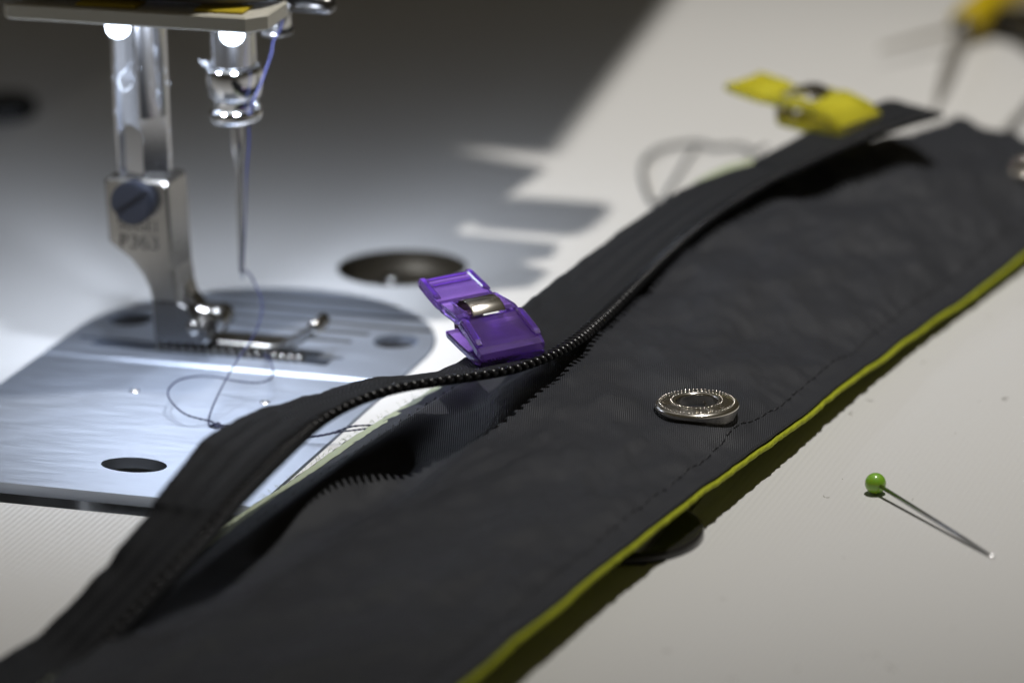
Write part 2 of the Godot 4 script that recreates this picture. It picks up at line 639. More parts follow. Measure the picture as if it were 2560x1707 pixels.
	prism(st, [Vector2(-21.3, 28.0), Vector2(-20.6, 28.7), Vector2(-10.9, 28.7), Vector2(-10.3, 28.1), Vector2(-9.9, 14.0), Vector2(-9.3, 8.4), Vector2(-13.9, 8.4), Vector2(-14.3, 10.6), Vector2(-15.4, 12.9), Vector2(-17.3, 15.3), Vector2(-19.3, 16.7), Vector2(-20.9, 17.9)], -3.2, 5.0, 0.45)
	var foot := part("presser_foot", st, M.steel, t)
	st = tool()
	prism(st, [Vector2(-9.9, 12.0), Vector2(-8.9, 8.6), Vector2(-7.4, 6.9), Vector2(-4.3, 6.3), Vector2(-3.4, 4.2), Vector2(-5.0, 2.6), Vector2(-8.6, 3.0), Vector2(-13.2, 8.2)], -2.9, 1.3, 0.3)
	part("neck", st, M.steel, foot)
	st = tool()
	prism(st, [Vector2(-13.9, 8.6), Vector2(-9.4, 8.6), Vector2(-8.0, 7.9), Vector2(-6.2, 5.6), Vector2(-4.5, 4.0), Vector2(-4.2, 2.8), Vector2(-5.2, 1.9), Vector2(-13.7, 1.5)], 1.5, 4.8, 0.25)
	part("hinge_block", st, M.dark_steel, foot)
	st = tool()
	lathe(st, Vector3(-4.9, 4.6, -3.2), [Vector2(0.01, 4.7), Vector2(1.9, 4.7), Vector2(2.15, 4.4), Vector2(2.15, 0.2), Vector2(1.9, 0), Vector2(0.01, 0)], 28, Basis(Vector3(1, 0, 0), PI / 2))
	part("knuckle", st, M.steel, foot)
	st = tool()
	lathe(st, Vector3(-7.1, 4.5, 4.6), [Vector2(1.15, 0), Vector2(1.1, 0.35), Vector2(0.7, 0.55), Vector2(0.01, 0.6)], 24, Basis(Vector3(1, 0, 0), PI / 2))
	part("hinge_pin", st, M.steel, foot)
	# the thin toe that curls up at its tip
	st = tool()
	var toe := smooth_path([Vector3(-13.5, 1.0, 0), Vector3(-5, 0.9, 0), Vector3(2, 0.9, 0), Vector3(5.5, 1.0, 0), Vector3(8.5, 2.1, 0), Vector3(11.5, 3.9, 0), Vector3(13.2, 5.1, 0)], 6)
	var rows := []
	for i in toe.size():
		var tn: Vector3 = (toe[mini(i + 1, toe.size() - 1)] - toe[maxi(i - 1, 0)]).normalized()
		var nn := Vector3(-tn.y, tn.x, 0)
		var row := []
		for c in [[-0.7, -3.0], [-0.7, 1.2], [-0.45, 1.6], [0.5, 1.6], [0.7, 1.35], [0.7, -3.0]]:
			row.append(toe[i] + nn * c[0] + Vector3(0, 0, c[1]))
		rows.append(row)
	st.set_smooth_group(-1)
	grid(st, rows, [], true, true)
	for j in range(1, 5):
		tri(st, rows[0][0], rows[0][j], rows[0][j + 1])
		tri(st, rows[-1][0], rows[-1][j + 1], rows[-1][j])
	part("toe", st, M.steel, foot)
	st = tool()
	tube(st, [Vector3(12.6, 5.1, -3.0), Vector3(12.6, 5.1, 1.5), Vector3(12.6, 5.1, 1.9)], [1.15, 1.15, 0.7], 20)
	part("toe_tip", st, M.steel, foot)
	# clamp screw and the stamped letters
	root = CSGCombiner3D.new()
	root.add_child(cyl(3.5, 2.2, Vector3(-15.75, 25.3, 6.0), Vector3(90, 0, 0), CSGShape3D.OPERATION_UNION, 48))
	root.add_child(cyl(3.2, 0.4, Vector3(-15.75, 25.3, 7.25), Vector3(90, 0, 0), CSGShape3D.OPERATION_UNION, 48))
	root.add_child(cube(Vector3(9, 1.1, 1.3), Vector3(-15.75, 25.3, 7.3), Vector3(0, 0, 33)))
	await csg_part("clamp_screw", root, M.oxide, foot)
	for w in [["SUISEI", Vector3(-15.7, 21.15, 5.03), 1.75], ["P363", Vector3(-15.55, 18.35, 5.03), 2.3]]:
		var tm := TextMesh.new()
		var font := SystemFont.new()
		font.font_names = PackedStringArray(["Droid Sans"])
		tm.font = font
		tm.text = w[0]
		tm.font_size = 64
		tm.pixel_size = w[2] / 46.0
		tm.depth = 0.06
		tm.horizontal_alignment = HORIZONTAL_ALIGNMENT_CENTER
		tm.vertical_alignment = VERTICAL_ALIGNMENT_CENTER
		put("stamped_lettering", scaled(tm, Vector3.ZERO), M.engraved, foot, w[1] * K)

	# needle bar, collar, needle
	st = tool()
	lathe(st, Vector3(0, 0, 0), [Vector2(3.6, 64), Vector2(3.6, 46.2)], 48)
	var bar := part("needle_bar", st, M.bar, t)
	st = tool()
	lathe(st, Vector3(0, 0, 0), [Vector2(3.6, 47.4), Vector2(4.2, 47.35), Vector2(4.5, 46.9), Vector2(4.55, 46.4), Vector2(4.5, 44.4), Vector2(4.2, 42.6), Vector2(4.05, 42.3), Vector2(3.7, 42.15), Vector2(3.6, 41.9), Vector2(3.6, 40.5)], 56)
	part("collar", st, M.chrome, bar)
	st = tool()
	lathe(st, Vector3(0, 39.2, 0), [Vector2(3.4, 1.6), Vector2(3.8, 1.15), Vector2(4.1, 0.8), Vector2(4.2, 0.3), Vector2(4.15, -0.4), Vector2(3.9, -0.95), Vector2(3.4, -1.15), Vector2(0.01, -1.2)], 56, Basis(Vector3(0, 0, 1), 0.075))
	part("guide_flange", st, M.chrome, bar)
	st = tool()
	ball(st, Vector3(4.1, 41.4, 1.2), 0.75, 16)
	part("guide_bead", st, M.chrome, bar)
	st = tool()
	lathe(st, Vector3(0, 0, 0), [Vector2(1.0, 40), Vector2(1.0, 35), Vector2(0.98, 33.6), Vector2(0.6, 31.6), Vector2(0.52, 30), Vector2(0.48, 16.4), Vector2(0.52, 14.8), Vector2(0.5, 13.6), Vector2(0.3, 12.6), Vector2(0.03, 11.6)], 24)
	var needle := part("needle", st, M.needle, t)
	st = tool()
	tube(st, [Vector3(0.05, 13.2, 0.3), Vector3(0.05, 13.2, 0.62)], 0.3, 12)
	part("needle_eye", st, M.chrome, needle)

	# thread guide at the right of the head
	st = tool()
	tube(st, [Vector3(7.6, 64, -1), Vector3(7.4, 54, -0.8), Vector3(7.3, 53.3, -0.8)], [1.9, 2.1, 2.1], 28)
	var guide := part("thread_guide", st, M.chrome, t)
	st = tool()
	var ring := []
	for i in 29:
		var a := TAU * i / 28.0
		ring.append(Vector3(7.3 + 2.1 * cos(a), 53.0 + 0.15 * cos(a), -0.8 + 2.1 * sin(a)))
	tube(st, ring, 0.62, 12, false)
	part("guide_ring", st, M.dark_steel, guide)
	st = tool()
	tube(st, [Vector3(9.0, 57.4, -2), Vector3(15.0, 57.4, -2), Vector3(16.1, 57.3, -2), Vector3(16.6, 57.2, -2), Vector3(16.8, 57.2, -2)], [1.35, 1.5, 1.3, 0.8, 0.1], 24)
	part("guide_finger", st, M.dark_steel, guide)

func build_lamp() -> void:
	var t := thing("work_light", "small milky strip light with glowing white bulbs under the machine head", "lamp", Vector3(-9.5, 57, 12))
	var st := tool()
	var up := Basis(Vector3(1, 0, 0), Vector3(0, 0, 1), Vector3(0, 1, 0))
	prism(st, [Vector2(-31.3, 6.2), Vector2(12.0, 6.2), Vector2(12.2, 15.2), Vector2(9.6, 18), Vector2(-30.4, 18), Vector2(-31.3, 17.1)], 57.2, 59.8, 0.3, up)
	part("strip", st, M.board, t)
	for p in [[-14.0, 15.2, 5.0], [4.6, 14.6, 4.0]]:
		st = tool()
		prism(st, [Vector2(p[0] - p[2], p[1] - 2.2), Vector2(p[0] + p[2], p[1] - 2.6), Vector2(p[0] + p[2], p[1] + 2.0), Vector2(p[0] - p[2], p[1] + 2.2)], 59.8, 60.35, 0.2, up)
		part("glue_pad", st, M.glue, t)
	for x in [-12.9, 6.2]:
		st = tool()
		lathe(st, Vector3(x, 0, 15.2), [Vector2(0.01, 54.5), Vector2(0.8, 54.6), Vector2(1.45, 55.0), Vector2(1.85, 55.6), Vector2(2.0, 56.4), Vector2(2.0, 57.2)], 28)
		part("bulb", st, M.diode, t)
		bulb_light(t, Vector3(x, 53.9, 15.2), 0.0042, 0.0036, 26.0)

func bulb_light(t: Node3D, at: Vector3, size: float, energy: float, tilt: float) -> void:
	var l := AreaLight3D.new()
	l.name = "bulb_glow"
	l.area_size = Vector2(size, size)
	l.light_color = Color(0.89, 0.93, 1.0)
	l.light_energy = energy
	l.area_range = 3.0
	l.area_attenuation = 2.0
	l.shadow_enabled = true
	t.add_child(l, true)
	l.position = (at - base_of(t)) * K
	# aimed down, back under the arm and a little away from the operator
	var aim := Vector3(-0.34, -cos(deg_to_rad(tilt)), -sin(deg_to_rad(tilt)))
	l.basis = Basis.looking_at(aim.normalized(), Vector3.FORWARD)

# ---- the fabric strip -------------------------------------------------------
const SZ := [-124.0, -105.0, -83.0, -60.0, -30.0, 0.0, 25.0, 40.0, 52.0, 66.0, 82.0, 100.0, 120.0, 140.0, 165.0]
const FOLD_X := [84.0, 81.0, 76.0, 66.0, 56.0, 50.0, 47.3, 46.5, 46.2, 44.7, 42.1, 38.8, 35.2, 32.2, 30.0]
const LIME_X := [116.5, 113.5, 110.0, 106.5, 102.0, 98.6, 96.3, 94.6, 93.3, 91.5, 89.4, 87.6, 85.8, 84.0, 82.0]
const SU := [0.0, 0.1, 0.3, 0.6, 0.85, 1.0]
const SH := [[8.0, 11.5, 10.5, 8.0, 4.0, 1.0], [11.0, 14.0, 13.5, 10.0, 5.0, 1.5], [16.0, 18.0, 17.0, 12.0, 5.5, 1.5], [15.5, 17.0, 16.0, 11.0, 5.0, 1.2], [12.0, 13.5, 13.2, 10.0, 5.0, 1.6], [9.0, 10.5, 12.3, 9.5, 5.6, 2.7], [7.4, 6.8, 11.6, 9.8, 6.8, 3.6], [8.2, 6.8, 10.2, 9.8, 7.0, 4.3], [9.2, 6.0, 8.0, 9.0, 7.0, 4.8], [9.4, 5.4, 6.6, 8.2, 7.0, 5.0], [8.4, 4.8, 6.4, 8.2, 7.0, 5.0], [6.8, 4.6, 7.0, 8.3, 7.0, 5.0], [5.0, 4.6, 7.3, 8.5, 7.0, 5.5], [3.0, 4.0, 7.5, 8.5, 7.0, 5.5], [1.0, 3.0, 6.0, 7.0, 6.0, 5.0]]
const SNAP := Vector3(85.6, 9.9, 33.2)

func strip_point(u: float, z: float, low := 0.0) -> Vector3:
	var x := lerpf(along(SZ, FOLD_X, z), along(SZ, LIME_X, z), u)
	var hs := []
	for c in 6:
		var col := []
		for r in SZ.size():
			col.append(SH[r][c])
		hs.append(along(SZ, col, z))
	var h := along(SU, hs, clampf(u, 0, 1))
	if u > 1.0:
		h -= (u - 1.0) * 10.0
	# wrinkles, stronger away from the seams
	var w := noise.get_noise_3d(x * 0.055 + z * 0.03, z * 0.022 - x * 0.02, 3.0) * 2.0
	w += noise.get_noise_3d(x * 0.07 - z * 0.055, z * 0.04 + x * 0.045, 8.0) * 1.0
	w += noise.get_noise_3d(x * 0.3, z * 0.12, 18.0) * 0.12
	# puckers along the stitched edge
	w += exp(-pow((u - 0.93) / 0.06, 2.0)) * noise.get_noise_3d(x * 0.1, z * 0.28, 28.0) * 0.9
	h += w * smoothstep(0.0, 0.2, u) * (1.0 - 0.75 * smoothstep(0.82, 1.0, u))
	# the cloth is drawn flat round the fastened ring
	var d := Vector2(x - SNAP.x, z - SNAP.z).length()
	var k := exp(-pow(maxf(d - 5.0, 0.0) / 3.5, 2.0))
	k *= 1.0 - smoothstep(0.86, 1.0, u)
	h = lerpf(h, SNAP.y - 1.95, k)
	h += 0.35 * (1.0 - smoothstep(0.86, 1.0, u)) * exp(-pow((d - 11.0) / 4.0, 2.0)) * sin(5.0 * atan2(z - SNAP.z, x - SNAP.x) + 0.6)
	return Vector3(x, maxf(h - low, -1.3), z)

func build_strip() -> void:
	var t := thing("fabric_strip", "dark charcoal twill strip with lime lining and a metal snap ring", "fabric", Vector3(65, 0, 30))
	var nz := 300
	var nu := 64
	var rows := []
	var uvs := []
	for i in nz + 1:
		var z := lerpf(-124.0, 165.0, float(i) / nz)
		var row := []
		var uv := []
		for j in nu + 1:
			var u := float(j) / nu
			var p := strip_point(u, z + (1.5 * sin(u * 11.0) + 1.2 * sin(u * 23.0) if i == 0 else 0.0))
			row.append(p)
			uv.append(Vector2(p.x * 0.948 - p.z * 0.318 - 0.2 * p.y, p.x * 0.318 + p.z * 0.948) * 0.4)
		rows.append(row)
		uvs.append(uv)
	# top sheet with a fold rolled under at its left edge
	var st := tool()
	for i in rows.size():
		var p0: Vector3 = rows[i][0]
		var roll := []
		var ruv := []
		for s in [[0.9, -2.0], [-0.2, -1.9], [-0.75, -1.35], [-0.8, -0.75], [-0.5, -0.25]]:
			roll.append(p0 + Vector3(s[0], s[1], 0))
			ruv.append(Vector2((p0.x + s[0]) * 0.948 - p0.z * 0.318 - 0.2 * (p0.y + s[1]), p0.x * 0.318 + p0.z * 0.948) * 0.4)
		rows[i] = roll + rows[i]
		uvs[i] = ruv + uvs[i]
		var pl: Vector3 = rows[i][-1]
		rows[i] = rows[i] + [pl + Vector3(0.15, -0.35, 0), pl + Vector3(-0.3, -0.55, 0)]
		uvs[i] = uvs[i] + [uvs[i][-1], uvs[i][-1]]
	grid(st, rows, uvs)
	part("top_sheet", st, M.cloth, t)
	# lining: follows the top sheet from below and shows past the right edge
	st = tool()
	var lrows := []
	var luvs := []
	for i in nz + 1:
		var z := lerpf(-124.0, 165.0, float(i) / nz)
		var ripple := 0.4 * noise.get_noise_2d(z * 0.5, 3.0) + 0.35 * noise.get_noise_2d(z * 1.4, 9.0)
		var row := []
		var uv := []
		for j in range(6, nu + 6, 2):
			row.append(rows[i][j] + Vector3(0, -0.95, 0))
		row.reverse()
		var e: Vector3 = rows[i][nu + 5]
		var lip := []
		for q in [[-0.8, -1.75], [0.2, -1.65], [0.5 + ripple, -1.45 + ripple * 0.5], [0.6 + ripple, -1.1 + ripple * 0.5], [0.35 + ripple * 0.7, -0.7], [-0.4, -0.8]]:
			lip.append(e + Vector3(q[0], q[1], 0))
		var back := row.duplicate()
		for j in back.size():
			back[j] += Vector3(0, -0.75, 0)
		back.reverse()
		row = back + lip + row
		for p in row:
			uv.append(Vector2(p.x * 0.34, p.z * 0.34))
		lrows.append(row)
		luvs.append(uv)
	grid(st, lrows, luvs)
	part("lining", st, M.lime, t)
	# seam allowance that sticks out beyond the fold, on the left
	var raw := [[-110.0, 72.0, 9.0], [-90.0, 66.0, 13.0], [-75.0, 60.0, 15.0], [-45.0, 53.0, 12.0], [-20.0, 48.0, 9.5], [0.0, 44.0, 7.0], [14.0, 41.5, 5.2], [25.0, 39.5, 4.0], [35.0, 36.3, 3.0], [42.0, 34.2, 2.2], [51.0, 33.0, 1.9], [60.0, 31.7, 1.5], [70.5, 30.2, 1.4], [82.0, 28.6, 1.0], [100.0, 27.5, 0.2], [125.0, 26.5, -0.4], [160.0, 25.5, -0.6]]
	var rz := []
	var rx := []
	var rh := []
	for r in raw:
		rz.append(r[0])
		rx.append(r[1])
		rh.append(r[2])
	var layers := {"under_layer": [0.55, -0.45, M.navy], "raw_lining": [0.0, 0.0, M.raw_lime], "seam_band": [-1.05, 0.35, M.navy]}
	for called in layers:
		var L: Array = layers[called]
		st = tool()
		rows = []
		uvs = []
		for i in 261:
			var z := lerpf(-105.0, 150.0, i / 260.0)
			var f := strip_point(0.0, z) + Vector3(0.6, -1.7 + L[1] * 0.5, 0)
			var ex: float = along(rz, rx, z) - L[0] + (3.5 * smoothstep(-48.0, -70.0, z) if called == "seam_band" else 0.0)
			var fray := 0.3 * noise.get_noise_2d(z * 1.7, 40.0 + L[1] * 30.0) + 0.15 * noise.get_noise_2d(z * 5.0, 44.0)
			if called == "seam_band":
				fray += 0.38 * absf(sin(z * 0.62)) - 0.25
			elif called == "under_layer":
				fray += 0.45 * maxf(0.0, noise.get_noise_2d(z * 0.5, 71.0))
			var e := Vector3(ex - fray, along(rz, rh, z) + L[1], z)
			var row := []
			var uv := []
			for j in 9:
				var s := j / 8.0 * (1.0 if called == "seam_band" else 0.3)
				var p := e.lerp(f, s)
				p.y += sin(s * PI) * 0.5 + 0.12 * noise.get_noise_2d(p.x * 0.8, z * 0.5)
				row.append(p)
				uv.append(Vector2(p.x * 0.5, p.z * 0.5))
			row = [row[0] + Vector3(0.25, -0.3, 0)] + row
			uv = [uv[0]] + uv
			rows.append(row)
			uvs.append(uv)
		grid(st, rows, uvs)
		part(called, st, L[2], t)
	# stitches: along the seam band and along the lime edge
	for k in 46:
		var z := 20.0 + 2.6 * k
		if z > 118.0:
			break
		var q := []
		for s in [0.0, 0.5, 1.0]:
			var zz: float = z + 1.9 * s
			var e := Vector3(along(rz, rx, zz) + 1.9, along(rz, rh, zz) + 0.35, zz)
			var f := strip_point(0.0, zz) + Vector3(0.6, -1.5, 0)
			var p := e.lerp(f, 0.52 + 0.07 * (s - 0.5))
			p.y += 0.72 - 0.5 * absf(s - 0.5)
			q.append(p)
		st = tool()
		tube(st, smooth_path(q, 3), 0.16, 6)
		part("stitch", st, M.stitch, t)
	for k in 104:
		var z := -118.0 + 2.7 * k
		var q := []
		for s in [0.0, 0.5, 1.0]:
			var zz: float = z + 1.8 * s
			var wd := along(SZ, LIME_X, zz) - along(SZ, FOLD_X, zz)
			q.append(strip_point(1.0 - 3.4 / wd, zz) + Vector3(0, 0.1 - 0.28 * absf(s - 0.5), 0))
		st = tool()
		tube(st, smooth_path(q, 3), 0.17, 6)
		part("stitch", st, M.stitch, t)
	# lint on the raw edge
	st = tool()
	for k in 90:
		var z := rng.randf_range(22.0, 84.0)
		var p := Vector3(along(rz, rx, z), along(rz, rh, z) + 0.1, z)
		var d := Vector3(-rng.randf_range(0.2, 0.8), rng.randf_range(-0.2, 0.6), rng.randf_range(-0.9, 0.9))
		tube(st, smooth_path([p, p + d * 0.6 + Vector3(0, 0.25, 0), p + d], 2), 0.022, 4, false)
	part("lint", st, M.raw_lime, t).set_meta("kind", "stuff")
	build_snap(t, SNAP, 1.06)
	build_snap(t, strip_point(0.72, -108.0) + Vector3(0, 2.0, 0), 1.0)

func build_snap(t: Node3D, top: Vector3, size: float) -> void:
	var b := Vector3(top.x, top.y - 2.2, top.z)
	var st := tool()
	var sc := Basis().scaled(Vector3(size, 1, size))
	lathe(st, b, [Vector2(5.45, -0.4), Vector2(5.55, 0.0), Vector2(5.97, 1.2), Vector2(6.0, 1.27), Vector2(5.92, 1.5), Vector2(5.7, 1.66), Vector2(5.6, 1.72), Vector2(4.2, 1.92), Vector2(3.45, 2.08), Vector2(3.2, 2.1), Vector2(3.0, 2.0), Vector2(2.92, 1.8), Vector2(2.92, 1.7), Vector2(2.92, -0.6)], 72, sc)
	var ring := part("snap_ring", st, M.nickel, t)
	st = tool()
	for k in 58:
		var a := TAU * k / 58.0
		ball(st, b + Vector3(5.25 * size * cos(a), 1.78, 5.25 * size * sin(a)), 0.15, 8)
	for k in 38:
		var a := TAU * k / 38.0
		ball(st, b + Vector3(3.6 * size * cos(a), 2.03, 3.6 * size * sin(a)), 0.14, 8)
	part("beading", st, M.nickel, ring).set_meta("kind", "stuff")
	st = tool()
	lathe(st, b, [Vector2(2.95, -0.2), Vector2(0.01, -0.2)], 32, sc)
	part("socket_floor", st, M.black, ring)
	st = tool()
	tube(st, [b + Vector3(0.5, 0.9, -2.3), b + Vector3(2.4, 1.0, 1.5)], 0.3, 10)
	part("spring_wire", st, M.chrome, ring)
	var font := SystemFont.new()
	font.font_names = PackedStringArray(["Droid Sans"])
	for w in [["W", 205.0], ["-", 252.0], ["B", 287.0], ["E", 311.0], ["U", 335.0]]:
		var tm := TextMesh.new()
		tm.font = font
		tm.text = w[0]
		tm.font_size = 64
		tm.pixel_size = 1.25 / 46.0
		tm.depth = 0.16
		var a := deg_to_rad(w[1])
		var rad := Vector3(cos(a), 0, -sin(a))
		var o := put("raised_letter", scaled(tm, Vector3.ZERO), M.nickel, ring)
		var out := -rad
		o.transform = Transform3D(Basis(Vector3(sin(a), 0, cos(a)) * -1.0, out, Vector3(0, 1, 0)), (b + rad * 4.35 * size + Vector3(0, 1.98, 0) - base_of(ring)) * K)

# ---- the zipper -------------------------------------------------------------
const COIL := [[21.0, -0.6, 150.0, 178.0], [27.5, 0.0, 141.0, 178.0], [30.9, 1.0, 135.2, 177.0], [33.4, 4.0, 131.1, 179.0], [36.3, 7.5, 126.5, 179.0], [39.0, 11.0, 121.4, 183.0], [41.2, 14.0, 114.1, 183.0], [42.2, 16.0, 109.1, 184.0], [43.3, 18.0, 95.5, 176.0], [44.1, 18.5, 83.0, 180.0], [45.7, 18.7, 74.9, 187.0], [48.1, 18.7, 68.0, 191.0], [50.9, 18.3, 62.1, 189.0], [55.3, 17.5, 55.1, 191.0], [58.4, 17.0, 50.6, 191.0], [61.3, 16.5, 45.5, 187.0], [63.3, 16.0, 38.9, 183.0], [64.4, 15.5, 32.1, 176.0], [64.8, 15.0, 24.0, 170.0], [64.5, 14.5, 18.6, 167.0], [64.2, 14.0, 6.3, 168.0], [64.6, 14.5, -6.1, 173.0], [65.5, 15.5, -19.6, 178.0], [66.9, 16.5, -31.2, 181.0], [69.5, 18.0, -39.1, 180.0], [73.4, 19.5, -50.3, 184.0], [77.6, 21.0, -55.4, 187.0], [83.5, 22.5, -67.1, 184.0], [89.5, 23.0, -79.0, 178.0], [94.0, 22.8, -88.5, 177.0]]

func build_zipper() -> void:
	var t := thing("zipper", "black zipper half with coil teeth, curving loose over the fabric edge", "zipper", Vector3(55, 0, 40))
	var pts := []
	for c in COIL:
		pts.append(Vector3(c[0], c[1], c[2]))
	var path := smooth_path(pts, 12)
	var phi := []
	for i in path.size():
		var f := i / 12.0
		var a := mini(int(f), COIL.size() - 1)
		var b := mini(a + 1, COIL.size() - 1)
		phi.append(deg_to_rad(lerpf(COIL[a][3], COIL[b][3], f - a)))
	# arc length and frames
	var lens := [0.0]
	for i in range(1, path.size()):
		lens.append(lens[i - 1] + path[i].distance_to(path[i - 1]))
	var frames := []
	for i in path.size():
		var tn: Vector3 = (path[mini(i + 3, path.size() - 1)] - path[maxi(i - 3, 0)]).normalized()
		var a := tn.cross(Vector3.UP).normalized()
		var n := a.cross(tn)
		var out := -(a * cos(phi[i]) + n * sin(phi[i]))   # from the tape towards the teeth
		frames.append([tn, out, tn.cross(out).normalized()])
	for f in frames:
		if f[2].y < 0:
			f[2] = -f[2]
	var st := tool()
	var rows := []
	var uvs := []
	for i in path.size():
		var f: Array = frames[i]
		var row := []
		var uv := []
		for q in [[0.2, 0.25], [-2.0, 0.35], [-4.0, 0.3], [-6.0, 0.24], [-8.0, 0.24], [-9.6, 0.24], [-10.6, 0.3], [-11.5, 0.26], [-11.7, 0.0], [-11.5, -0.26], [-9.6, -0.24], [-6.0, -0.24], [-2.0, -0.3], [0.2, -0.25]]:
			var wob: float = noise.get_noise_2d(lens[i] * 0.12, q[0] * 0.3) * 0.35 * smoothstep(-2.0, -9.0, q[0])
			row.append(path[i] + f[1] * q[0] + f[2] * (q[1] + wob - 0.3))
			uv.append(Vector2(q[0] * 0.16, lens[i] * 0.16))
		rows.append(row)
		uvs.append(uv)
	grid(st, rows, uvs, false, true)
	part("tape", st, M.tape, t)
	# the sewn under-side of the coil, fuller where the tape hangs free
	st = tool()
	var band := []
	var fat := []
	for i in range(0, path.size(), 2):
		var w := 1.0 - smoothstep(62.0, 92.0, lens[i])
		band.append(path[i] + frames[i][1] * (-0.3 + 1.0 * w) + frames[i][2] * -0.5)
		fat.append(0.45 + 0.35 * w)
	tube(st, band, fat, 8)
	part("coil_stitching", st, M.tape, t)
	# teeth
	st = tool()
	tube(st, [Vector3(-1.5, -0.1, 0), Vector3(-1.1, 0.12, 0), Vector3(-0.5, 0.24, 0), Vector3(-0.1, 0.3, 0), Vector3(0.2, 0.24, 0), Vector3(0.5, 0.1, 0), Vector3(0.7, -0.12, 0), Vector3(0.5, -0.4, 0), Vector3(-0.2, -0.6, 0), Vector3(-1.4, -0.5, 0)], [0.14, 0.2, 0.24, 0.36, 0.44, 0.48, 0.44, 0.32, 0.26, 0.2], 12)
	st.generate_normals()
	var tooth := scaled(st.commit(), Vector3.ZERO)
	var s := 0.8
	var i := 0
	var total: float = lens[-1]
	while s < total - 3.0:
		while lens[i + 1] < s:
			i += 1
		var k: float = (s - lens[i]) / (lens[i + 1] - lens[i])
		var p: Vector3 = path[i].lerp(path[i + 1], k)
		var f: Array = frames[i]
		var o := put("tooth", tooth, M.tooth, t)
		var zz: Vector3 = (f[1] as Vector3).cross(f[2]).normalized()
		o.transform = Transform3D(Basis(f[1], f[2], zz), (p - base_of(t)) * K)
		s += 1.62

func build_thread() -> void:
	var t := thing("sewing_thread", "thin navy blue thread through the needle, looped on the steel plate", "thread", Vector3(8, 0, 36))
	var upper := [Vector3(10.4, 64, 2), Vector3(9.9, 58.8, 2), Vector3(9.1, 54.5, 2), Vector3(7.8, 52.4, 2), Vector3(7.3, 50.1, 2.1), Vector3(6.2, 47, 2.4), Vector3(5.1, 44.2, 2.8), Vector3(4.2, 42.4, 3.0), Vector3(3.6, 40.8, 2.5), Vector3(2.9, 38.0, 1.8), Vector3(2.6, 34.6, 1.4), Vector3(2.0, 30.5, 1.2), Vector3(1.4, 23.7, 1.0), Vector3(0.8, 17.4, 0.8), Vector3(0.3, 14.2, 0.75), Vector3(0.0, 13.2, 0.5), Vector3(-0.2, 13.0, -0.8)]
	var fall := [Vector3(-0.5, 13.0, -1.7), Vector3(0.7, 12.2, -1.5), Vector3(2.5, 10.6, 0.1), Vector3(4.6, 9.2, 3.3), Vector3(6.0, 7.9, 8.0), Vector3(7.1, 6.8, 14.3), Vector3(7.4, 6.0, 19.7), Vector3(7.7, 4.6, 25.9), Vector3(7.8, 2.6, 31.2), Vector3(8.1, 1.3, 34.6), Vector3(8.5, 0.4, 36.4), Vector3(9.4, 0.3, 37.6), Vector3(11, 0.3, 37.2), Vector3(16, 0.3, 38.4), Vector3(22, 0.5, 39.6), Vector3(26.6, 1.0, 40.1), Vector3(29.6, 1.5, 39.4), Vector3(33, 2.4, 37.6), Vector3(38, 2.4, 36)]
	var loop := [Vector3(5.8, -1.2, 3.4), Vector3(5.8, 1.6, 6.0), Vector3(8.8, 2.6, 11.4), Vector3(11.9, 3.0, 17.8), Vector3(12.8, 2.9, 21.1), Vector3(11.3, 2.7, 22.9), Vector3(7.4, 2.6, 22.6), Vector3(3.8, 2.6, 21.6), Vector3(0.9, 2.7, 22.3), Vector3(-0.8, 2.9, 25.3), Vector3(-0.9, 2.9, 28.7), Vector3(0.0, 2.8, 32.0), Vector3(2.0, 2.4, 34.9), Vector3(4.9, 1.8, 37.3), Vector3(7.1, 1.0, 36.8), Vector3(8.5, 0.6, 36.2), Vector3(9.6, 0.6, 37.0), Vector3(10.9, 0.35, 38.3), Vector3(16, 0.4, 39.8), Vector3(26.6, 1.2, 41.0), Vector3(31, 1.7, 38.9), Vector3(36, 2.2, 37)]
	for run in [["needle_thread", upper + fall, 0.15], ["bobbin_thread", loop, 0.14]]:
		var pts := smooth_path(run[1], 8)
		var plies := [[], []]
		var turn := 0.0
		for i in pts.size():
			var tn: Vector3 = (pts[mini(i + 1, pts.size() - 1)] - pts[maxi(i - 1, 0)]).normalized()
			var a := tn.cross(Vector3(0.31, 0.2, 0.93)).normalized()
			var b := tn.cross(a)
			if i > 0:
				turn += pts[i].distance_to(pts[i - 1]) * 3.4
			for q in 2:
				var w := turn + PI * q
				plies[q].append(pts[i] + (a * cos(w) + b * sin(w)) * run[2] * 0.5)
		var st := tool()
		for q in 2:
			tube(st, plies[q], run[2] * 0.72, 7)
		part(run[0], st, M.navy_thread, t)
	# a small knot where the ends cross
	var st := tool()
	var knot := []
	for i in 25:
		var a := TAU * i / 12.0
		knot.append(Vector3(9.6 + 0.5 * cos(a) + 0.05 * i, 0.45 + 0.2 * sin(a * 1.5), 37.2 + 0.45 * sin(a)))
	tube(st, knot, 0.13, 6)
	part("knot", st, M.navy_thread, t)

